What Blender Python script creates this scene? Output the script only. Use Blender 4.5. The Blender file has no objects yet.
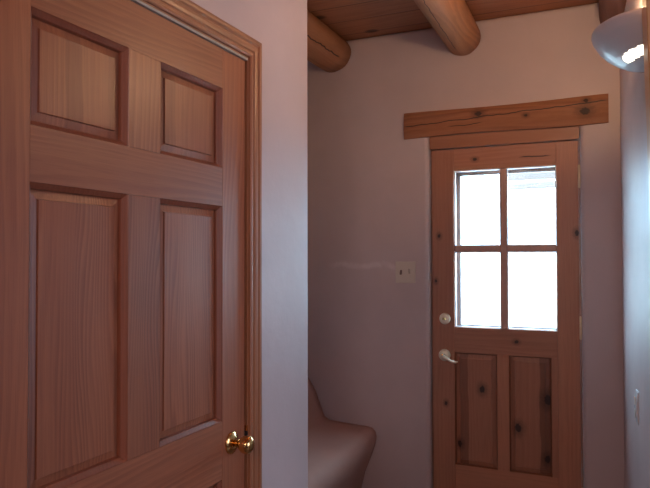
import bpy, bmesh, math, random
from math import pi, sin, cos, radians as R
from mathutils import Vector, Matrix
random.seed(4)
C = bpy.context.scene.collection

# ------------------------------------------------------------------ node helpers
class NT:
    def __init__(s, mat):
        s.t = mat.node_tree; s.n = s.t.nodes; s.l = s.t.links
    def put(s, sock, v):
        if isinstance(v, bpy.types.NodeSocket): s.l.new(v, sock)
        elif v is not None: sock.default_value = v
    def m(s, op, a, b=None, c=None, clamp=False):
        n = s.n.new('ShaderNodeMath'); n.operation = op; n.use_clamp = clamp
        s.put(n.inputs[0], a); s.put(n.inputs[1], b); s.put(n.inputs[2], c)
        return n.outputs[0]
    def xyz(s, x, y, z):
        n = s.n.new('ShaderNodeCombineXYZ')
        s.put(n.inputs[0], x); s.put(n.inputs[1], y); s.put(n.inputs[2], z); return n.outputs[0]
    def sep(s, v):
        n = s.n.new('ShaderNodeSeparateXYZ'); s.put(n.inputs[0], v); return n.outputs
    def noise(s, v, scale=1, detail=2, rough=.5):
        n = s.n.new('ShaderNodeTexNoise'); s.put(n.inputs['Vector'], v)
        n.inputs['Scale'].default_value = scale; n.inputs['Detail'].default_value = detail
        n.inputs['Roughness'].default_value = rough; return n.outputs[0]
    def mr(s, v, a, b, c=0., d=1., smooth=True):
        n = s.n.new('ShaderNodeMapRange'); n.interpolation_type = 'SMOOTHSTEP' if smooth else 'LINEAR'
        s.put(n.inputs[0], v)
        for i, q in enumerate((a, b, c, d)): n.inputs[i+1].default_value = q
        return n.outputs[0]
    def mix(s, f, a, b, mode='MIX'):
        n = s.n.new('ShaderNodeMix'); n.data_type = 'RGBA'; n.blend_type = mode
        s.put(n.inputs[0], f)
        for i, q in ((6, a), (7, b)):
            s.put(n.inputs[i], q if isinstance(q, bpy.types.NodeSocket) else (*q, 1))
        return n.outputs[2]
    def bump(s, hgt, strength, dist, normal=None):
        n = s.n.new('ShaderNodeBump'); s.put(n.inputs['Height'], hgt)
        n.inputs['Strength'].default_value = strength; n.inputs['Distance'].default_value = dist
        if normal: s.put(n.inputs['Normal'], normal)
        return n.outputs[0]
    def obj(s):
        return s.n.new('ShaderNodeTexCoord').outputs['Object']
    def rnd(s):
        return s.n.new('ShaderNodeObjectInfo').outputs['Random']

def newmat(name):
    m = bpy.data.materials.new(name); m.use_nodes = True
    return m, NT(m), m.node_tree.nodes['Principled BSDF']

def simple(name, col, rough=.5, metal=0., var=.06, bump=0.0, bscale=40., coat=0.):
    m, t, p = newmat(name)
    v = t.obj(); nz = t.noise(v, bscale*.4, 3)
    t.put(p.inputs['Base Color'], t.mix(nz, tuple(c*(1-var) for c in col), tuple(min(1, c*(1+var)) for c in col)))
    p.inputs['Roughness'].default_value = rough; p.inputs['Metallic'].default_value = metal
    p.inputs['Coat Weight'].default_value = coat
    if bump: t.put(p.inputs['Normal'], t.bump(t.noise(v, bscale, 4), bump, .003))
    return m

def wood(name, long, cross, base, dark, light, freq=55., swirl=7., knots=(), stripes=(), cracks=(), rough=.42,
         tone=.35, lines=.55, planks=None, knotty=0., coat=.15):
    """long / cross: 0,1,2 axis indices of grain and of the width; knots: (cross, long, radius) metres"""
    m, t, p = newmat(name)
    o = t.sep(t.obj()); L, Q = o[long], o[cross]; Dp = o[3-long-cross]
    rnd = t.rnd(); off = t.m('MULTIPLY', rnd, 37.)
    Lw, Qw = L, Q
    kmask = None
    for (kq, kl, kr) in knots:                        # grain bends round a knot
        dq = t.m('SUBTRACT', Q, kq); dl = t.m('SUBTRACT', L, kl)
        d2 = t.m('ADD', t.m('MULTIPLY', dq, dq), t.m('MULTIPLY', t.m('MULTIPLY', dl, dl), .55))
        d = t.m('ADD', t.m('SQRT', d2), t.m('MULTIPLY', t.m('SUBTRACT', t.noise(t.obj(), 90, 2), .5), kr*.8))
        g = t.mr(d, kr*.2, kr*3.2, 1, 0)
        Qw = t.m('ADD', Qw, t.m('MULTIPLY', g, kr*.8))
        km = t.mr(d, kr*.55, kr*1.1, 1, 0)
        halo = t.mr(d, kr*.8, kr*2.4, .45, 0)
        km = t.m('MAXIMUM', km, halo)
        kmask = km if kmask is None else t.m('MAXIMUM', kmask, km)
    if planks:                                        # planks = width across
        pid = t.m('FLOOR', t.m('DIVIDE', Q, planks)); off = t.m('ADD', off, t.m('MULTIPLY', pid, 7.31))
        fr = t.m('FRACT', t.m('DIVIDE', Q, planks))
        gap = t.m('MINIMUM', fr, t.m('SUBTRACT', 1., fr))
    v1 = t.xyz(t.m('MULTIPLY', Qw, 5.), t.m('MULTIPLY', L, .9), t.m('ADD', off, t.m('MULTIPLY', Dp, 5.)))
    warp = t.m('ADD', t.noise(v1, 1., 2, .45), t.m('MULTIPLY', t.noise(t.xyz(t.m('MULTIPLY', Qw, 28.), t.m('MULTIPLY', L, 1.2), off), 1., 1), .16))
    ph = t.m('ADD', t.m('MULTIPLY', Qw, freq), t.m('MULTIPLY', warp, swirl))
    ph = t.m('ADD', ph, t.m('MULTIPLY', Dp, freq*.6))
    wv = t.m('FRACT', ph)
    ring = t.m('MULTIPLY', t.mr(wv, 0, .75, 0, 1), t.mr(wv, .78, 1., 1, 0))
    ring = t.m('MULTIPLY', ring, t.mr(t.noise(t.xyz(t.m('MULTIPLY', Qw, 17.), t.m('MULTIPLY', L, 1.6), off), 1., 2), .35, .62, .22, 1))
    vf = t.xyz(t.m('MULTIPLY', Q, 420.), t.m('MULTIPLY', L, 9.), t.m('ADD', off, t.m('MULTIPLY', Dp, 420.)))
    fib = t.noise(vf, 1., 2, .6)
    vb = t.xyz(t.m('MULTIPLY', Q, 9.), t.m('MULTIPLY', L, .5), off)
    broad = t.mr(t.noise(vb, 1., 1), .35, .65)
    col = t.mix(t.m('MULTIPLY', broad, tone), base, light)
    col = t.mix(t.m('MULTIPLY', ring, lines), col, dark)
    col = t.mix(t.m('MULTIPLY', t.mr(fib, .45, .75), .35), col, dark)
    for (sq, sw, amt) in stripes:
        wob = t.m('MULTIPLY', t.m('SUBTRACT', t.noise(t.xyz(0., t.m('MULTIPLY', L, 4.), off), 1., 2), .5), sw*.8)
        dd = t.m('ABSOLUTE', t.m('ADD', t.m('SUBTRACT', Q, sq), wob))
        col = t.mix(t.mr(dd, sw*.42, sw*.55, amt, 0), col, tuple(c*.62 for c in dark))
    if knotty:
        vk = t.n.new('ShaderNodeTexVoronoi'); vk.voronoi_dimensions = '2D'; t.put(vk.inputs['Vector'], t.xyz(t.m('MULTIPLY', Q, 1.25), t.m('MULTIPLY', L, .8), off))
        vk.inputs['Scale'].default_value = knotty
        km = t.mr(vk.outputs['Distance'], .04, .11, 1, 0)
        col = t.mix(t.m('MULTIPLY', km, .85), col, (.035, .014, .008))
    if kmask is not None: col = t.mix(t.m('MULTIPLY', kmask, .93), col, (.022, .010, .008))
    for (q0, l0, l1, slope, w) in cracks:             # drying cracks along the grain
        c0 = t.m('ADD', q0, t.m('MULTIPLY', t.m('SUBTRACT', L, l0), slope))
        wob = t.m('MULTIPLY', t.m('SUBTRACT', t.noise(t.xyz(0., t.m('MULTIPLY', L, 11.), 3.), 1., 4), .5), .02)
        dd = t.m('ABSOLUTE', t.m('ADD', t.m('SUBTRACT', Q, c0), wob))
        mk = t.m('MULTIPLY', t.mr(dd, w*.4, w, 1, 0), t.m('MULTIPLY', t.mr(L, l0, l0+.04), t.mr(L, l1-.04, l1, 1, 0)))
        col = t.mix(t.m('MULTIPLY', mk, .9), col, (.02, .01, .008))
    if planks: col = t.mix(t.mr(gap, .006, .02, .8, 0), col, (.02, .012, .01))
    vr = t.mix(rnd, (.90, .90, .90), (1.1, 1.08, 1.05)); col = t.mix(1., col, vr, 'MULTIPLY')
    t.put(p.inputs['Base Color'], col)
    p.inputs['Roughness'].default_value = rough; p.inputs['Coat Weight'].default_value = coat
    p.inputs['Coat Roughness'].default_value = .3
    hgt = t.m('ADD', t.m('MULTIPLY', fib, -.5), t.m('MULTIPLY', ring, -.4))
    if planks: hgt = t.m('ADD', hgt, t.mr(gap, 0, .05, -4, 0))
    t.put(p.inputs['Normal'], t.bump(hgt, .25, .0012))
    return m

def plaster(name, col, streak=False):
    m, t, p = newmat(name); v = t.obj()
    big = t.noise(v, 1.6, 3, .5); mid = t.noise(v, 9, 4, .6); fine = t.noise(v, 140, 3, .7)
    c = t.mix(t.mr(big, .3, .7), tuple(x*.93 for x in col), tuple(x*1.05 for x in col))
    c = t.mix(t.m('MULTIPLY', t.mr(mid, .35, .7), .16), c, tuple(x*.84 for x in col))
    if streak:                                        # pale trowelled repair line left of the switch
        o = t.sep(v)
        ln = t.m('ADD', 1.414, t.m('MULTIPLY', t.m('SUBTRACT', t.noise(t.xyz(t.m('MULTIPLY', o[0], 9.), 0., 2.), 1., 5, .65), .5), .10))
        dd = t.m('ABSOLUTE', t.m('SUBTRACT', o[2], ln))
        w = t.mr(dd, .003, .024, .42, 0)
        w = t.m('MULTIPLY', w, t.m('MULTIPLY', t.mr(o[0], -1.5, -1.38), t.mr(o[0], -1.12, -1.02, 1, 0)))
        w = t.m('MULTIPLY', w, t.mr(t.noise(v, 22, 3), .3, .6, .35, 1))
        c = t.mix(w, c, (.86, .78, .76))
    t.put(p.inputs['Base Color'], c); p.inputs['Roughness'].default_value = .5
    p.inputs['Specular IOR Level'].default_value = .5
    n1 = t.bump(big, .5, .03); n2 = t.bump(mid, .35, .006, n1)
    t.put(p.inputs['Normal'], t.bump(fine, .12, .001, n2))
    return m

# ------------------------------------------------------------------ mesh helpers
def link(name, bm, mat, parent=None, smooth=False, bevel=0., seg=2, subsurf=0):
    bmesh.ops.recalc_face_normals(bm, faces=bm.faces[:])
    me = bpy.data.meshes.new(name); bm.to_mesh(me); bm.free()
    o = bpy.data.objects.new(name, me); C.objects.link(o); me.materials.append(mat)
    if smooth:
        for f in me.polygons: f.use_smooth = True
    if bevel:
        b = o.modifiers.new('bevel', 'BEVEL'); b.width = bevel; b.segments = seg; b.limit_method = 'ANGLE'; b.angle_limit = R(40)
    if subsurf:
        s = o.modifiers.new('sub', 'SUBSURF'); s.levels = s.render_levels = subsurf
    if parent:
        o.parent = parent; o.matrix_parent_inverse = parent.matrix_world.inverted()
    return o
def empty(name, loc):
    o = bpy.data.objects.new(name, None); C.objects.link(o); o.location = loc; o.empty_display_size = .1
    bpy.context.view_layer.update(); return o
def tag(o, label=None, cat=None, group=None, kind=None):
    if label: o['label'] = label
    if cat: o['category'] = cat
    if group: o['group'] = group
    if kind: o['kind'] = kind
    return o
def box(bm, x0, x1, y0, y1, z0, z1, rot=None, piv=None):
    vs = [bm.verts.new((x, y, z)) for x in (x0, x1) for y in (y0, y1) for z in (z0, z1)]
    for f in ((0,1,3,2),(4,6,7,5),(0,4,5,1),(2,3,7,6),(0,2,6,4),(1,5,7,3)): bm.faces.new([vs[i] for i in f])
    return bm
def bx(*a): return box(bmesh.new(), *a)
def prism(pts, axis, a0, a1):
    """extrude a closed 2-D outline along an axis; pts are the two other coordinates in order"""
    bm = bmesh.new()
    def P(p, a):
        q = list(p); q.insert(axis, a); return q
    A = [bm.verts.new(P(p, a0)) for p in pts]; B = [bm.verts.new(P(p, a1)) for p in pts]
    n = len(pts)
    bm.faces.new(A); bm.faces.new(B[::-1])
    for i in range(n): bm.faces.new((A[i], A[(i+1) % n], B[(i+1) % n], B[i]))
    return bm
def lathe(prof, axis_m, n=32, cap=True):
    """prof: (radius, height); axis_m: matrix that carries local Z to where it goes"""
    bm = bmesh.new(); rings = []
    for r, h in prof:
        rings.append([bm.verts.new(axis_m @ Vector((max(r, 1e-5)*cos(2*pi*i/n), max(r, 1e-5)*sin(2*pi*i/n), h))) for i in range(n)])
    for a, b in zip(rings, rings[1:]):
        for i in range(n): bm.faces.new((a[i], a[(i+1) % n], b[(i+1) % n], b[i]))
    if cap: bm.faces.new(rings[0]); bm.faces.new(rings[-1][::-1])
    return bm
def tube(pts, rad, n=12):
    bm = bmesh.new(); rings = []
    pts = [Vector(p) for p in pts]
    for i, p in enumerate(pts):
        d = (pts[min(i+1, len(pts)-1)]-pts[max(i-1, 0)]).normalized()
        up = Vector((0, 0, 1)) if abs(d.z) < .9 else Vector((1, 0, 0))
        a = d.cross(up).normalized(); b = d.cross(a)
        r = rad[i] if isinstance(rad, (list, tuple)) else rad
        rings.append([bm.verts.new(p + a*(r*cos(2*pi*k/n)) + b*(r*sin(2*pi*k/n))) for k in range(n)])
    for A, B in zip(rings, rings[1:]):
        for k in range(n): bm.faces.new((A[k], A[(k+1) % n], B[(k+1) % n], B[k]))
    bm.faces.new(rings[0]); bm.faces.new(rings[-1][::-1])
    return bm
def rings_panel(rings, P):
    """rings: (inset, depth); P(a,b,depth)->xyz with a,b corner signs handled by caller rect"""
    bm = bmesh.new(); vr = []
    for (x0, x1, z0, z1, d) in rings:
        vr.append([bm.verts.new(P(a, b, d)) for a, b in ((x0, z0), (x1, z0), (x1, z1), (x0, z1))])
    for A, B in zip(vr, vr[1:]):
        for i in range(4): bm.faces.new((A[i], A[(i+1) % 4], B[(i+1) % 4], B[i]))
    return bm, vr
def raised(a0, a1, b0, b1, P, prof, mould, mat, mmat, parent):
    rr = [(a0+i, a1-i, b0+i, b1-i, d) for i, d in prof]
    bm, vr = rings_panel(rr, P); bm.faces.new(vr[-1])
    bm.faces.new([bm.verts.new(P(a, b, prof[0][1]-.006)) for a, b in ((a0, b0), (a1, b0), (a1, b1), (a0, b1))])
    o = link('panel', bm, mat, parent)
    mr_ = [(a0+i, a1-i, b0+i, b1-i, d) for i, d in mould]
    bm, vr = rings_panel(mr_, P)
    mo = link('moulding', bm, mmat, parent)
    mo.parent = o; mo.matrix_parent_inverse = o.matrix_world.inverted()
    return o

# ------------------------------------------------------------------ materials
OB, OD, OL = (.35, .120, .058), (.185, .054, .027), (.43, .165, .082)
oak_v = wood('oak_upright', 2, 1, OB, OD, OL, 62, 8, lines=.42, tone=.6)
oak_m = wood('oak_mullion', 2, 1, OB, OD, OL, 90, 16, lines=.72, tone=.3)
oak_h = wood('oak_crosswise', 1, 2, OB, OD, OL, 70, 10, lines=.45, tone=.4)
oak_p1 = wood('oak_panel_upper', 2, 1, OB, OD, OL, 60, 6, stripes=((.965, .045, .35), (1.085, .05, .35)), lines=.35, tone=.5)
oak_p2 = wood('oak_panel_upper_right', 2, 1, OB, OD, OL, 60, 6, stripes=((1.262, .05, .3), (1.46, .05, .25)), lines=.35, tone=.5)
oak_p = wood('oak_panel', 2, 1, OB, OD, OL, 78, 15, lines=.62, tone=.6)
oak_mould = wood('oak_moulding', 2, 1, (.28, .085, .042), (.16, .045, .024), (.32, .11, .055), 80, 4, lines=.3)
oak_cas = wood('oak_casing', 2, 1, (.38, .155, .075), (.19, .07, .035), (.45, .20, .10), 80, 4, lines=.3)
oak_cas_h = wood('oak_casing_crosswise', 1, 2, (.38, .165, .08), (.19, .07, .035), (.45, .21, .11), 80, 4, lines=.3)

PB, PD, PL = (.47, .205, .12), (.31, .12, .065), (.55, .26, .155)
pine_sl = wood('pine_stile_left', 2, 0, PB, PD, PL, 45, 5, knots=((-.817, .699, .010), (-.849, 1.57, .010), (-.867, 1.333, .009)), lines=.3)
pine_sr = wood('pine_stile_right', 2, 0, PB, PD, PL, 45, 5, knots=((-.173, 1.574, .013),), lines=.3)
pine_top = wood('pine_top_rail', 0, 2, PB, PD, PL, 45, 5, knots=((1.962, -.66, .010), (1.975, -.20, .009)), cracks=((1.956, -.45, -.28, .02, .004),), lines=.3)
pine_mid = wood('pine_lock_rail', 0, 2, PB, PD, PL, 45, 6, knots=((1.035, -.46, .010),), lines=.3)
pine_bot = wood('pine_bottom_rail', 0, 2, PB, PD, PL, 45, 6, lines=.3)
pine_mul = wood('pine_mullion', 2, 0, PB, PD, PL, 45, 5, lines=.25)
pine_pl = wood('pine_panel_left', 2, 0, PB, PD, PL, 45, 5, knots=((-.631, .784, .017), (-.748, .496, .016)), stripes=((-.722, .045, .6), (-.572, .02, .3)), lines=.25)
pine_pr = wood('pine_panel_right', 2, 0, PB, PD, PL, 45, 5, knots=((-.456, .606, .020), (-.312, .756, .024), (-.318, .468, .018)), stripes=((-.325, .055, .75), (-.478, .015, .3)), lines=.25)
pine_mo = wood('pine_moulding', 2, 0, (.27, .095, .045), (.16, .05, .025), (.32, .12, .06), 45, 4, lines=.2)
pine_mun = wood('pine_muntin', 2, 0, (.58, .33, .25), (.45, .22, .15), (.64, .40, .31), 45, 4, lines=.2)  # paler than the door wood: window bloom put into the colour
pine_jamb = wood('pine_jamb', 0, 2, (.36, .15, .075), PD, PL, 40, 5, lines=.3)
lint = wood('rough_pine_lintel', 0, 2, (.37, .145, .065), (.20, .066, .03), (.47, .20, .10), 34, 7,
            knots=((2.185, -.630, .017), (2.150, -.130, .021), (2.20, -.125, .011), (2.155, -.40, .009)),
            cracks=((2.150, -1.04, -.02, .042, .0035), (2.13, -.80, -.60, .05, .003)), rough=.6, lines=.5, coat=0)
viga_m = wood('peeled_log', 1, 0, (.42, .185, .088), (.22, .08, .038), (.52, .26, .13), 26, 9,
              cracks=((-.735, 1.0, 3.4, -.035, .005), (-.672, 1.5, 3.2, -.03, .003), (-1.36, 2.5, 3.2, .01, .003)), rough=.62, lines=.4, knotty=1.6, coat=0)
ceil_m = wood('pine_ceiling_boards', 0, 1, (.37, .15, .075), (.20, .07, .034), (.45, .20, .10), 30, 7, planks=.19, rough=.6, lines=.35, knotty=2.6, coat=0)
trim_m = wood('honey_trim', 2, 1, (.62, .34, .16), (.42, .20, .09), (.70, .40, .20), 60, 4, lines=.25)
WALL = (.62, .50, .49)
wall_m = plaster('adobe_plaster', WALL)
wallb_m = plaster('adobe_plaster_back', WALL, True)
bench_m = plaster('bench_plaster', (.56, .335, .275))
bench_m.node_tree.nodes['Principled BSDF'].inputs['Roughness'].default_value = .85
bench_m.node_tree.nodes['Principled BSDF'].inputs['Specular IOR Level'].default_value = .15
brass = simple('polished_brass', (.78, .50, .20), .16, 1., .05)
brass_pale = simple('pale_brass', (.98, .90, .70), .34, .3, .05)
hinge_m = simple('hinge_brass', (.80, .66, .44), .35, .85, .05)
dark_m = simple('dark_gap', (.03, .02, .018), .8)
keym = simple('keyway_shadow', (.06, .04, .03), .5, .6)
plate_m = simple('almond_plastic', (.70, .62, .52), .42, 0, .04)
toggle_m = simple('toggle_plastic', (.50, .43, .34), .35, 0, .04)
toggled_m = simple('brown_toggle_plastic', (.16, .11, .09), .35, 0, .04)
white_m = simple('white_plastic', (.86, .87, .88), .25, 0, .02)
strip_m = simple('grey_weatherstrip', (.40, .38, .34), .5, 0, .06)
cer_m = simple('glazed_ceramic', (.62, .64, .72), .46, 0, .05, .1, 14, .25)
storm_m = simple('weathered_grey_paint', (.34, .29, .29), .6, 0, .08)
tile_m, tt, tp = newmat('terracotta_tile')
_b = tt.n.new('ShaderNodeTexBrick'); tt.put(_b.inputs['Vector'], tt.obj()); _b.offset = 0; _b.inputs['Scale'].default_value = 1
_b.inputs['Brick Width'].default_value = .3; _b.inputs['Row Height'].default_value = .3; _b.inputs['Mortar Size'].default_value = .006
_b.inputs['Color1'].default_value = (.15, .065, .04, 1); _b.inputs['Color2'].default_value = (.19, .085, .05, 1); _b.inputs['Mortar'].default_value = (.14, .12, .11, 1)
tt.put(tp.inputs['Base Color'], _b.outputs['Color']); tp.inputs['Roughness'].default_value = .4
gravel_m = simple('pale_gravel', (.55, .50, .45), .9, 0, .25, .5, 30)
post_m = wood('sunbleached_timber', 0, 2, (.13, .09, .075), (.08, .055, .045), (.17, .12, .10), 30, 6, rough=.8, coat=0)
glass_m, gt, gp = newmat('window_glass')
for n in list(gt.n):
    if n.type == 'BSDF_PRINCIPLED': gt.n.remove(n)
_o = [n for n in gt.n if n.type == 'OUTPUT_MATERIAL'][0]
_t = gt.n.new('ShaderNodeBsdfTransparent'); _t.inputs[0].default_value = (.96, .98, .98, 1)
_g = gt.n.new('ShaderNodeBsdfGlossy'); _g.inputs['Roughness'].default_value = .03
_m = gt.n.new('ShaderNodeMixShader'); _m.inputs[0].default_value = .06
gt.l.new(_t.outputs[0], _m.inputs[1]); gt.l.new(_g.outputs[0], _m.inputs[2]); gt.l.new(_m.outputs[0], _o.inputs[0])
def glow(name, col, s):
    m, t, p = newmat(name); p.inputs['Base Color'].default_value = (*col, 1)
    p.inputs['Emission Color'].default_value = (*col, 1); p.inputs['Emission Strength'].default_value = s
    return m
bulb_m = glow('lit_frosted_bulb', (1., .78, .50), 14.)
patch_m = glow('emissive_patch', (1., .90, .72), 5.)  # emissive material for the bright patch on the sconce bowl

# ------------------------------------------------------------------ the shell
YB, CZ = 3.300, 2.672            # back wall face, ceiling height
XC = -.972                       # closet wall face
XL, YC = -1.66, 2.009            # alcove left wall face, closet corner
def xr(y): return .0225 + .0603*(YB-y)   # right wall runs at a slight angle
def S(name, bm, m, label, cat, **k):
    o = link(name, bm, m, **k); return tag(o, label, cat, kind='structure')
S('floor', bx(-1.9, 2.2, -1.7, 3.6, -.1, 0), tile_m, 'terracotta tile floor of the entry and hall', 'floor')
S('ceiling', bx(-1.9, 2.2, -1.7, 3.6, CZ, CZ+.1), ceil_m, 'knotty pine board ceiling above the round log beams', 'ceiling')
DX0, DX1, DZ = -.892, -.158, 2.092
o = S('wall_back', prism([(-1.9, 0), (DX0-.004, 0), (DX0-.004, DZ), (DX1+.004, DZ), (DX1+.004, 0), (.35, 0), (.35, CZ), (-1.9, CZ)], 1, YB, YB+.2),
      wallb_m, 'mauve plaster end wall around the glazed entry door', 'wall', bevel=.022, seg=4)
S('wall_left', bx(XL-.15, XL, YC-.1, YB, 0, CZ), wall_m, 'plaster side wall of the bench alcove', 'wall')
S('wall_alcove', bx(XL, XC-.12, YC-.12, YC-.003, 0, CZ), wall_m, 'plaster wall of the alcove behind the closet', 'wall')
oy0, oy1, ozt = .712, 1.613, 2.047
S('wall_closet', prism([(-1.7, 0), (oy0, 0), (oy0, ozt), (oy1, ozt), (oy1, 0), (YC, 0), (YC, CZ), (-1.7, CZ)], 0, XC-.12, XC),
  wall_m, 'plaster hall wall holding the six panel oak door', 'wall', bevel=.010, seg=3)
def slab(y0, y1, z0, z1):
    return [(xr(y0), y0), (xr(y1), y1), (xr(y1)+.14, y1), (xr(y0)+.14, y0)], z0, z1
bm = bmesh.new()
for (y0, y1, z0, z1) in ((1.84, YB, 0, CZ), (-1.7, .90, 0, CZ), (.90, 1.84, 2.22, CZ)):
    pts, a, b = slab(y0, y1, z0, z1)
    A = [bm.verts.new((p[0], p[1], a)) for p in pts]; B = [bm.verts.new((p[0], p[1], b)) for p in pts]
    bm.faces.new(A); bm.faces.new(B[::-1])
    for i in range(4): bm.faces.new((A[i], A[(i+1) % 4], B[(i+1) % 4], B[i]))
S('wall_right', bm, wall_m, 'plaster side wall lit blue by the door glass below the sconce', 'wall')
S('wall_side_room', bx(2.0, 2.15, -1.7, YB, 0, CZ), wall_m, 'plaster wall of the room off the hall', 'wall')
S('wall_side_end', bx(.5, 2.0, 2.6, 2.7, 0, CZ), wall_m, 'plaster end wall of the side room', 'wall')
S('wall_front', bx(-1.0, 2.0, -1.7, -1.55, 0, CZ), wall_m, 'plaster wall at the near end of the hall', 'wall')
# closet interior so the door never opens on nothing
S('wall_closet_inside', bx(XL-.15, XL, -.1, YC-.1, 0, CZ), wall_m, 'plaster wall inside the closet', 'wall')

# ------------------------------------------------------------------ round log beams
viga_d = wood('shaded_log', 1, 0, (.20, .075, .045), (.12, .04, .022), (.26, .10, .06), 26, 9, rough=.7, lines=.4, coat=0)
def viga(cx, r0, label, seed, turn=0., mat=None):
    bm = bmesh.new(); n, m = 40, 36; rings = []
    rg = random.Random(seed); ph = [rg.uniform(0, 6.28) for _ in range(6)]
    for j in range(m+1):
        y = -1.5 + j*(YB+.02+1.5)/m; rr = r0*(1 - .02*(YB-y) + .02*sin(y*2.3+ph[0]))
        dx = turn*(YB-y) + .003*sin(y*1.4+ph[1]); ring = []
        for i in range(n):
            a = 2*pi*i/n
            q = rr*(1 + .022*sin(2*a+ph[2]+.3*y) + .012*sin(3*a+ph[3]+y) + .008*sin(7*a+ph[4]+2*y))
            ring.append(bm.verts.new((cx+dx+q*cos(a), y, 2.496+r0+q*sin(a)*.98)))
        rings.append(ring)
    for A, B in zip(rings, rings[1:]):
        for i in range(n): bm.faces.new((A[i], A[(i+1) % n], B[(i+1) % n], B[i]))
    bm.faces.new(rings[0]); bm.faces.new(rings[-1][::-1])
    return tag(link('log_beam', bm, mat or viga_m, smooth=True), label, 'beam')
viga(-.715, .092, 'round peeled log beam meeting the wall above the wooden lintel', 3, .030)
viga(-1.437, .103, 'round peeled log beam at left, meeting the wall beside the plaster corner', 8)
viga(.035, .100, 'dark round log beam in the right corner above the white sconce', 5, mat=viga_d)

# ------------------------------------------------------------------ lintel
bm = bmesh.new()
nx, nz = 26, 5; lx0, lx1 = -1.026, -.027; rg = random.Random(2); g = {}
for i in range(nx+1):
    for j in range(nz+1):
        x = lx0+(lx1-lx0)*i/nx; tz = j/nz
        z0 = 2.090+.004*sin(x*7); z1 = 2.222+.004*sin(x*5+1) 
        d = .002*sin(x*9+j)+rg.uniform(-.0008, .0008) + (.006 if j in (0, nz) else 0) + (.005 if i in (0, nx) else 0)
        g[i, j] = bm.verts.new((x, YB-.020+d, z0+(z1-z0)*tz))
for i in range(nx):
    for j in range(nz): bm.faces.new((g[i, j], g[i+1, j], g[i+1, j+1], g[i, j+1]))
rim = [g[i, 0] for i in range(nx+1)]+[g[nx, j] for j in range(1, nz+1)]+[g[i, nz] for i in range(nx-1, -1, -1)]+[g[0, j] for j in range(nz-1, 0, -1)]
bk = [bm.verts.new((v.co.x, YB+.004, v.co.z)) for v in rim]
for i in range(len(rim)):
    k = (i+1) % len(rim); bm.faces.new((rim[i], bk[i], bk[k], rim[k]))
tag(link('lintel', bm, lint, smooth=False), 'rough sawn cracked pine lintel beam over the entry door', 'lintel')

# ------------------------------------------------------------------ closet door (six raised panels)
DF = -.975                                            # face of the oak door
d1 = tag(empty('door_1', (DF-.02, 1.16, 0)), 'reddish oak six panel closet door with brass knob', 'door', kind='structure')
ys = (.731, .847, 1.108, 1.217, 1.478, 1.594); zs = (.008, .24, .86, 1.016, 1.598, 1.703, 1.921, 2.028)
def dbox(a0, a1, b0, b1): return bx(DF-.036, DF, a0, a1, b0, b1)
g_ = .0006
link('stile', dbox(ys[0], ys[1]-g_, zs[0], zs[7]), oak_v, d1)
link('stile', dbox(ys[4]+g_, ys[5], zs[0], zs[7]), oak_v, d1, bevel=.002)
for a, b in ((0, 1), (2, 3), (4, 5), (6, 7)):
    link('rail', dbox(ys[1], ys[4], zs[a], zs[b]), oak_h, d1)
for a, b in ((1, 2), (3, 4), (5, 6)):
    link('mullion', dbox(ys[2]+g_, ys[3]-g_, zs[a]+g_, zs[b]-g_), oak_m if a != 5 else oak_v, d1)
PF = lambda a, b, d: (DF+d, a, b)
prof = [(.000, -.020), (.011, -.0195), (.029, -.0155), (.0305, -.0115), (.032, -.0115)]
mould = [(-.0003, .0002), (.001, -.002), (.010, -.010), (.011, -.0125), (.012, -.0195)]
for a, b in ((1, 2), (3, 4), (5, 6)):
    for (c0, c1) in ((1, 2), (3, 4)):
        mt = oak_p if a != 5 else (oak_p1 if c0 == 1 else oak_p2)
        raised(ys[c0], ys[c1], zs[a], zs[b], PF, prof, mould, mt, oak_mould, d1)
# knob
MX = Matrix.Translation((DF, 1.524, .947)) @ Matrix.Scale(.93, 4) @ Matrix.Rotation(pi/2, 4, 'Y')
kn = link('door_knob', lathe([(.010, .006), (.0095, .022), (.012, .028), (.019, .034), (.0245, .042), (.0265, .052), (.0255, .061), (.021, .068), (.012, .0725), (.004, .0735)], MX, 40), brass, d1, smooth=True)
rs = link('rosette', lathe([(.033, 0), (.033, .003), (.031, .006), (.024, .008), (.020, .011), (.013, .013), (.011, .012)], MX, 40), brass, d1, smooth=True)
rs.parent = kn; rs.matrix_parent_inverse = kn.matrix_world.inverted()
tag(rs, 'round brass rosette')
link('latch_plate', bx(DF-.026, DF-.004, ys[5]-.0004, ys[5]+.0015, .912, .968), brass, d1)

# casing and jamb of the closet door
t1 = tag(empty('trim_1', (XC, oy1, 0)), 'fluted oak casing framing the six panel door', 'trim', kind='structure')
link('jamb', bx(XC-.115, XC+.003, 1.599, oy1, 0, 2.036), oak_cas, t1)
link('jamb', bx(XC-.115, XC+.003, oy0, .726, 0, 2.036), oak_cas, t1)
link('jamb', bx(XC-.115, XC+.003, oy0, oy1, 2.034, ozt), oak_cas_h, t1)
link('door_stop', bx(DF-.052, DF-.0365, 1.586, 1.599, 0, 2.034), oak_cas, t1)
link('weatherstrip', bx(DF-.012, DF+.008, .73, 1.597, 2.029, 2.0345), strip_m, t1)
sp = link('strike_plate', bx(XC-.02, XC+.004, 1.5975, 1.5995, .915, .978), brass, t1)
link('latch_hole', bx(XC-.014, XC+.0045, 1.5968, 1.5985, .932, .962), dark_m, t1)
cp = [(a_*.95, b_*.85) for a_, b_ in ((0, 0), (0, .012), (.004, .016), (.009, .016), (.012, .012), (.017, .012), (.020, .017), (.028, .019), (.033, .019), (.036, .015), (.040, .015), (.044, .021), (.052, .022), (.058, .020), (.060, 0))]
w_ = .060; iy0, iy1, iz = .722, 1.603, 2.040
bm = bmesh.new()                                       # right leg with a mitred head
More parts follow.
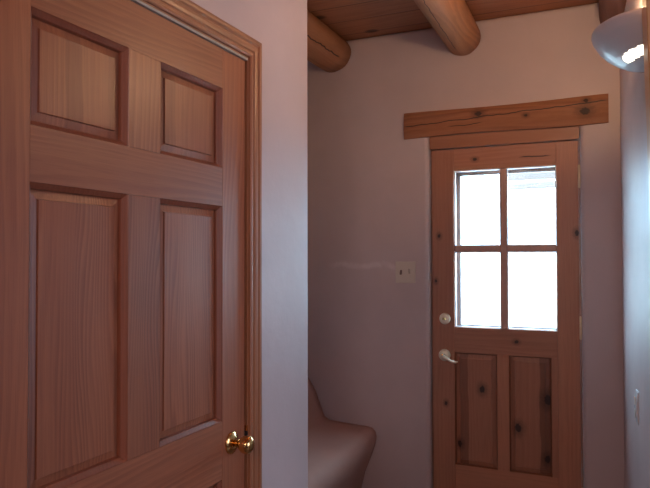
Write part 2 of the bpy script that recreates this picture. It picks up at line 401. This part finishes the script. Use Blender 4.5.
A = [bm.verts.new((XC+d, iy1+s, 0)) for s, d in cp]; B = [bm.verts.new((XC+d, iy1+s, iz+s)) for s, d in cp]
for i in range(len(cp)-1): bm.faces.new((A[i], A[i+1], B[i+1], B[i]))
bm.faces.new(A); bm.faces.new(B)
link('casing_leg', bm, oak_cas, t1)
bm = bmesh.new()
A = [bm.verts.new((XC+d, iy0-s, 0)) for s, d in cp]; B = [bm.verts.new((XC+d, iy0-s, iz+s)) for s, d in cp]
for i in range(len(cp)-1): bm.faces.new((A[i], A[i+1], B[i+1], B[i]))
bm.faces.new(A); bm.faces.new(B)
link('casing_leg', bm, oak_cas, t1)
bm = bmesh.new()
A = [bm.verts.new((XC+d, iy0-s, iz+s)) for s, d in cp]; B = [bm.verts.new((XC+d, iy1+s, iz+s)) for s, d in cp]
for i in range(len(cp)-1): bm.faces.new((A[i], A[i+1], B[i+1], B[i]))
bm.faces.new(A); bm.faces.new(B)
link('casing_head', bm, oak_cas_h, t1)

# ------------------------------------------------------------------ entry door
FY = 3.331
d2 = tag(empty('door_2', (-.525, FY+.02, 0)), 'knotty pine entry door with four glass panes over two panels', 'door', kind='structure')
ex = (-.886, -.770, -.266, -.164); WZ = (1.095, 1.909); PZ = (.388, .965)
def ebox(a0, a1, b0, b1, d0=0., d1_=.044): return bx(a0, a1, FY+d0, FY+d1_, b0, b1)
link('stile', ebox(ex[0], ex[1]-g_, .01, 2.022), pine_sl, d2, bevel=.002)
link('stile', ebox(ex[2]+g_, ex[3], .01, 2.022), pine_sr, d2, bevel=.002)
link('rail', ebox(ex[1], ex[2], WZ[1], 2.022), pine_top, d2)
link('rail', ebox(ex[1], ex[2], PZ[1], WZ[0]), pine_mid, d2)
link('rail', ebox(ex[1], ex[2], .01, PZ[0]), pine_bot, d2)
link('mullion', ebox(-.556, -.497, PZ[0]+g_, PZ[1]-g_), pine_mul, d2)
link('muntin', ebox(-.534, -.503, WZ[0]+g_, WZ[1]-g_, .006, .038), pine_mun, d2, bevel=.004)
link('muntin', ebox(ex[1]+g_, -.534, 1.486, 1.517, .006, .038), pine_mun, d2, bevel=.004)
link('muntin', ebox(-.503, ex[2]-g_, 1.486, 1.517, .006, .038), pine_mun, d2, bevel=.004)
for (a, b) in ((ex[1], -.534), (-.503, ex[2])):
    for (c, d) in ((WZ[0], 1.486), (1.517, WZ[1])):
        p_ = link('glass_pane', bx(a+.001, b-.001, FY+.020, FY+.024, c+.001, d-.001), glass_m, d2)
        bm = bmesh.new()                                # glazing bead round the pane, white in place of glass edge glare
        for q in ((a, a+.005, c, d), (b-.005, b, c, d), (a+.005, b-.005, c, c+.005), (a+.005, b-.005, d-.005, d)):
            box(bm, q[0], q[1], FY+.012, FY+.030, q[2], q[3])
        s_ = link('glazing_bead', bm, white_m, d2); s_.parent = p_; s_.matrix_parent_inverse = p_.matrix_world.inverted()
PE = lambda a, b, d: (a, FY-d, b)
prof2 = [(.000, -.016), (.006, -.015), (.028, -.008), (.030, -.004), (.031, -.004)]
mould2 = [(-.0003, .0004), (.002, -.004), (.005, -.009), (.006, -.015)]
raised(ex[1], -.556, PZ[0], PZ[1], PE, prof2, mould2, pine_pl, pine_mo, d2)
raised(-.497, ex[2]-.030, PZ[0], PZ[1], PE, prof2, mould2, pine_pr, pine_mo, d2)
link('stile', ebox(ex[2]-.030, ex[2], PZ[0]+g_, PZ[1]-g_), pine_sr, d2)
# deadbolt
MY = lambda x, z: Matrix.Translation((x, FY, z)) @ Matrix.Rotation(pi/2, 4, 'X')
db = link('deadbolt', lathe([(.0295, 0), (.0295, .004), (.028, .009), (.022, .012), (.012, .013)], MY(-.820, 1.138), 36), brass_pale, d2, smooth=True)
tt_ = link('thumb_turn', bx(-.829, -.811, FY-.028, FY-.010, 1.132, 1.144), brass, d2, bevel=.003); tt_.parent = db; tt_.matrix_parent_inverse = db.matrix_world.inverted()
# lever handle
lh = link('lever_handle', tube([(-.823, FY-.012, .948), (-.823, FY-.040, .948), (-.817, FY-.050, .946), (-.800, FY-.052, .940), (-.785, FY-.052, .930), (-.770, FY-.050, .923), (-.755, FY-.048, .921), (-.744, FY-.047, .925)],
      [.010, .010, .0105, .009, .0075, .0065, .0055, .004], 16), brass_pale, d2, smooth=True)
r2 = link('rosette', lathe([(.031, 0), (.031, .004), (.028, .009), (.018, .012), (.011, .014)], MY(-.823, .948), 36), brass_pale, d2, smooth=True)
r2.parent = lh; r2.matrix_parent_inverse = lh.matrix_world.inverted()
k2 = link('lock_button', lathe([(.006, 0), (.006, .006), (.002, .007)], MY(-.823, .955) @ Matrix.Translation((0, 0, .05)), 12), brass, d2)
k2.parent = lh; k2.matrix_parent_inverse = lh.matrix_world.inverted()
for zc in (1.846, 1.117, .30):
    hb = bmesh.new(); box(hb, -.166, -.150, FY-.004, FY+.001, zc-.051, zc+.051)
    h = link('hinge', hb, hinge_m, d2)
    MZ = Matrix.Translation((-.160, FY-.007, zc-.052))
    q = link('hinge_pin', lathe([(.004, -.004), (.0062, 0), (.0062, .104), (.004, .109)], MZ, 16), hinge_m, d2, smooth=True)
    q.parent = h; q.matrix_parent_inverse = h.matrix_world.inverted()
# jamb
t2 = tag(empty('trim_2', (-.525, FY+.05, 0)), 'plain pine jamb lining the plaster opening of the entry door', 'trim', kind='structure')
link('jamb', bx(DX0, -.8885, FY+.004, YB+.19, 0, 2.026), pine_jamb, t2)
link('jamb', bx(-.1615, DX1, FY+.004, YB+.19, 0, 2.026), pine_jamb, t2)
link('jamb_head', bx(DX0, DX1, FY-.022, YB+.19, 2.026, 2.0915), pine_jamb, t2)
S('trim_3', bx(DX0, DX1, FY-.02, YB+.2, -.002, .008), strip_m, 'grey threshold under the entry door', 'trim')

# storm door just outside
t3 = tag(empty('storm_door', (-.525, 3.47, 0)), 'grey storm door standing outside the four paned entry door', 'door')
bm = bmesh.new(); sx = (-.886, -.764, -.262, -.164); sz = (1.098, 1.896)
box(bm, sx[0], sx[1], 3.455, 3.483, .01, 2.024); box(bm, sx[2], sx[3], 3.455, 3.483, .01, 2.024)
box(bm, sx[1], sx[2], 3.455, 3.483, sz[1], 2.024); box(bm, sx[1], sx[2], 3.455, 3.483, .01, sz[0])
link('frame', bm, storm_m, t3)
link('glass_pane', bx(sx[1], sx[2], 3.468, 3.471, sz[0], sz[1]), glass_m, t3)

# ------------------------------------------------------------------ plaster bench
prf = [(-1.6595, .90), (-1.640, .850), (-1.612, .800), (-1.588, .768), (-1.567, .735), (-1.545, .695), (-1.520, .625), (-1.500, .575), (-1.470, .558),
       (-1.40, .553), (-1.32, .548), (-1.25, .543), (-1.216, .535), (-1.198, .517), (-1.189, .485), (-1.196, .44), (-1.215, .385), (-1.25, .30), (-1.28, .18), (-1.29, 0)]
bm = bmesh.new(); rows = []
M_ = 22
for j in range(M_+1):
    y = 2.010 + (YB-.0005-2.010)*j/M_; s = (YB-y)/1.3
    row = []
    for i, (x, z) in enumerate(prf):
        f = max(0, min(1, (x+1.49)/.27))
        row.append(bm.verts.new((max(x + f*.05*s + .004*sin(y*5+i*.4), -1.6597), y, z + .004*sin(y*4+i*.5)*(1 if i < 18 else 0))))
    rows.append(row)
for A, B in zip(rows, rows[1:]):
    for i in range(len(prf)-1): bm.faces.new((A[i], A[i+1], B[i+1], B[i]))
for rw in (rows[0], rows[-1]):
    c = bm.verts.new((-1.6595, rw[0].co.y, 0))
    bm.faces.new(rw+[c])
tag(link('plaster_bench', bm, bench_m, smooth=True), 'rounded built-in plaster bench in the alcove left of the entry door', 'bench')

# ------------------------------------------------------------------ switch plates
sw = tag(empty('light_switch', (-1.025, YB, 1.378)), 'almond double toggle switch plate on the end wall left of the entry door', 'light switch')
link('cover_plate', bx(-1.078, -.968, YB-.006, YB+.002, 1.322, 1.436), plate_m, sw, bevel=.003)
link('toggle', prism([(YB-.006, 1.371), (YB-.016, 1.366), (YB-.017, 1.374), (YB-.006, 1.391)], 0, -1.051, -1.041), toggled_m, sw)
link('toggle', prism([(YB-.006, 1.371), (YB-.016, 1.389), (YB-.017, 1.397), (YB-.006, 1.391)], 0, -1.005, -.995), toggle_m, sw)
for x_ in (-1.046, -1.000):
    for z_ in (1.350, 1.408):
        link('screw', lathe([(.0035, 0), (.003, .001)], Matrix.Translation((x_, YB-.006, z_)) @ Matrix.Rotation(pi/2, 4, 'X'), 12), plate_m, sw)
ang = math.atan(.0603)
def onwall(y, d, z, s=0.):   # point at distance d off the right wall
    return Vector((xr(y)-d*cos(ang)+s*sin(ang)*-1, y-d*sin(ang)+s*cos(ang), z))
yy = 2.6; ws = tag(empty('wall_plate', onwall(yy, 0, .92)), 'small white wall plate seen edge-on, low on the blue-lit right wall', 'wall plate')
def obox(y, s0, s1, d0, d1_, z0, z1):
    bm = bmesh.new()
    vs = [bm.verts.new(onwall(y, d, z, s)) for s in (s0, s1) for d in (d0, d1_) for z in (z0, z1)]
    for f in ((0,1,3,2),(4,6,7,5),(0,4,5,1),(2,3,7,6),(0,2,6,4),(1,5,7,3)): bm.faces.new([vs[i] for i in f])
    return bm
bm = bmesh.new(); n = 10; rows = []                   # slightly domed cover
for j in range(n+1):
    q = j/n; z = .858+.114*q; bul = .004+.006*sin(pi*q)
    rows.append([bm.verts.new(onwall(yy, d, z, s)) for s, d in ((-.035, -.001), (-.035, bul*.6), (-.025, bul), (.025, bul), (.035, bul*.6), (.035, -.001))])
for A, B in zip(rows, rows[1:]):
    for i in range(5): bm.faces.new((A[i], A[i+1], B[i+1], B[i]))
bm.faces.new(rows[0]); bm.faces.new(rows[-1])
link('cover_plate', bm, white_m, ws, smooth=False)
for z_ in (.893, .937):
    link('socket', obox(yy, -.016, .016, .009, .0108, z_-.014, z_+.014), plate_m, ws)

# ------------------------------------------------------------------ sconce
sy, rimz = 2.20, 2.156; HW, PR, DPH = .205, .152, .125
BP = [(1., 0.), (1.005, .05), (.985, .13), (.94, .25), (.86, .40), (.74, .56), (.58, .72), (.38, .87), (.18, .96), (0., 1.)]
sc = tag(empty('wall_sconce', onwall(sy, 0, rimz-.08)), 'bluish white ceramic half bowl sconce glowing on the right wall', 'sconce')
n, m = 90, 54
def bowlpt(a, q, th=0.):
    """a: 0..pi round the half bowl, q: 0 rim .. 1 bottom"""
    k = min(int(q*9), 8); u = q*9-k
    r = BP[k][0]*(1-u)+BP[k+1][0]*u; z = rimz - DPH*(BP[k][1]*(1-u)+BP[k+1][1]*u)
    rr = max(r - th/HW, 0)
    return onwall(sy, PR*rr*sin(a)+.002, z + (th*.9*q), -HW*rr*cos(a))
def bowl_mesh(sel):
    bm = bmesh.new(); V = {}
    def v(i, j, k):
        if (i, j, k) not in V: V[i, j, k] = bm.verts.new(bowlpt(pi*i/n, j/m*.995, k*.006))
        return V[i, j, k]
    for i in range(n):
        for j in range(m):
            if not sel(i, j): continue
            for k in (0, 1): bm.faces.new([v(i, j, k), v(i+1, j, k), v(i+1, j+1, k), v(i, j+1, k)])
            for (di, dj, e) in ((0, -1, ((i, j), (i+1, j))), (0, 1, ((i, j+1), (i+1, j+1))), (-1, 0, ((i, j), (i, j+1))), (1, 0, ((i+1, j), (i+1, j+1)))):
                a, b = i+di, j+dj
                if a < 0 or a >= n or b < 0 or b >= m or not sel(a, b):
                    (p, q), (r, s) = e; bm.faces.new([v(p, q, 0), v(r, s, 0), v(r, s, 1), v(p, q, 1)])
    return bm
def in_patch(i, j):                                       # a narrow emissive patch set into the bowl, low on the near side
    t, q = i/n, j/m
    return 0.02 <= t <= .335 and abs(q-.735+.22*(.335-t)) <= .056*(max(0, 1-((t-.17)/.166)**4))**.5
link('bowl', bowl_mesh(lambda i, j: not in_patch(i, j)), cer_m, sc, smooth=True)
bm = bowl_mesh(in_patch)
link('emissive_patch', bm, patch_m, sc)
link('back_plate', obox(sy, -.06, .06, 0, .010, rimz-.10, rimz+.02), cer_m, sc, bevel=.003)
bp = onwall(sy, .072, rimz-.048) ; bs_ = Matrix.Scale(.85, 4)
lb = link('light_bulb', lathe([(.012, -.03), (.013, -.01), (.024, .010), (.030, .030), (.027, .048), (.015, .060), (.003, .063)], Matrix.Translation(bp) @ bs_, 24), bulb_m, sc, smooth=True)
link('lamp_holder', tube([onwall(sy, .008, rimz-.070), onwall(sy, .068, rimz-.070), onwall(sy, .072, rimz-.060)], .009), brass, sc)

# ------------------------------------------------------------------ casing of the opening at the right edge of the view
t4 = tag(empty('trim_4', (xr(1.88), 1.88, 0)), 'honey coloured wood casing at the right edge, nearest the sconce', 'trim', kind='structure')
bm = bmesh.new(); rows = []
for z, d in ((0, .017), (.9, .018), (1.4, .021), (1.8, .028), (2.1, .036), (2.32, .037)):
    rows.append([bm.verts.new(onwall(1.88, q, z, s)) for s, q in ((-.055, -.001), (-.055, d), (.05, d), (.05, -.001))])
for A, B in zip(rows, rows[1:]):
    for i in range(4): bm.faces.new((A[i], A[(i+1) % 4], B[(i+1) % 4], B[i]))
bm.faces.new(rows[0]); bm.faces.new(rows[-1])
link('casing_leg', bm, trim_m, t4, bevel=.003)
link('jamb', obox(1.832, -.012, .006, -.15, .010, 0, 2.22), trim_m, t4)
link('casing_head', obox(1.4, -.56, .424, -.001, .030, 2.225, 2.325), trim_m, t4)

# ------------------------------------------------------------------ outside
tag(link('ground', bx(-30, 30, 3.52, 60, -.25, -.12), gravel_m), 'sun-bleached ground outside the entry door', 'ground', kind='structure')
for (y_, z_, lab) in ((6.0, 2.16, 'nearer pale porch beam seen through the upper right pane'), (7.6, 2.24, 'farther pale porch beam seen through the upper right pane')):
    tag(link('porch_beam', bx(-.155*y_, .9, y_, y_+.12, z_, z_+.07), post_m, bevel=.01), lab, 'beam', 'porch beams outside')

# ------------------------------------------------------------------ light
W = bpy.data.worlds.new('sky'); bpy.context.scene.world = W; W.use_nodes = True
bg = W.node_tree.nodes['Background']; bg.inputs[0].default_value = (.50, .76, 1., 1); bg.inputs[1].default_value = 24.
def area(name, loc, rot, sx_, sy_, col, e, portal=False):
    l = bpy.data.lights.new(name, 'AREA'); l.shape = 'RECTANGLE'; l.size = sx_; l.size_y = sy_; l.color = col; l.energy = e
    if portal: l.cycles.is_portal = True
    o = bpy.data.objects.new(name, l); C.objects.link(o); o.location = loc; o.rotation_euler = rot
    return o
area('door_portal', (-.517, 3.50, 1.50), (-pi/2, 0, 0), .54, .84, (1, 1, 1), 1, True)
area('side_room_fill', (1.9, 1.2, 1.45), (0, pi/2, 0), 1.2, 1.2, (.66, .76, 1.), 21.)  # unseen blue fill lamp, added in place of side room daylight
area('hall_fill', (.1, -1.3, 2.15), (R(86), 0, 0), .8, .6, (1., .75, .71), 17.)  # unseen fill lamp added behind the camera to brighten the end wall
pl = bpy.data.lights.new('sconce_glow', 'POINT'); pl.energy = 11.; pl.color = (1., .66, .36); pl.shadow_soft_size = .03
o = bpy.data.objects.new('sconce_glow', pl); C.objects.link(o); o.location = onwall(sy, .075, rimz+.035)

# ------------------------------------------------------------------ camera
cam = bpy.data.cameras.new('camera'); co = bpy.data.objects.new('camera', cam); C.objects.link(co)
f_px, yaw, pitch, roll, hh = 644.02, .425, .021, -.002, 1.458
cam.sensor_fit = 'HORIZONTAL'; cam.sensor_width = 36.; cam.lens = f_px/650*36.; cam.clip_start = .02; cam.clip_end = 200
co.matrix_world = Matrix.Translation((0, 0, hh)) @ Matrix.Rotation(yaw, 4, 'Z') @ Matrix.Rotation(pi/2+pitch, 4, 'X') @ Matrix.Rotation(roll, 4, 'Z')
bpy.context.scene.camera = co
vs_ = bpy.context.scene.view_settings; vs_.view_transform = 'Standard'; vs_.look = 'None'; vs_.exposure = 0.; vs_.gamma = 1.
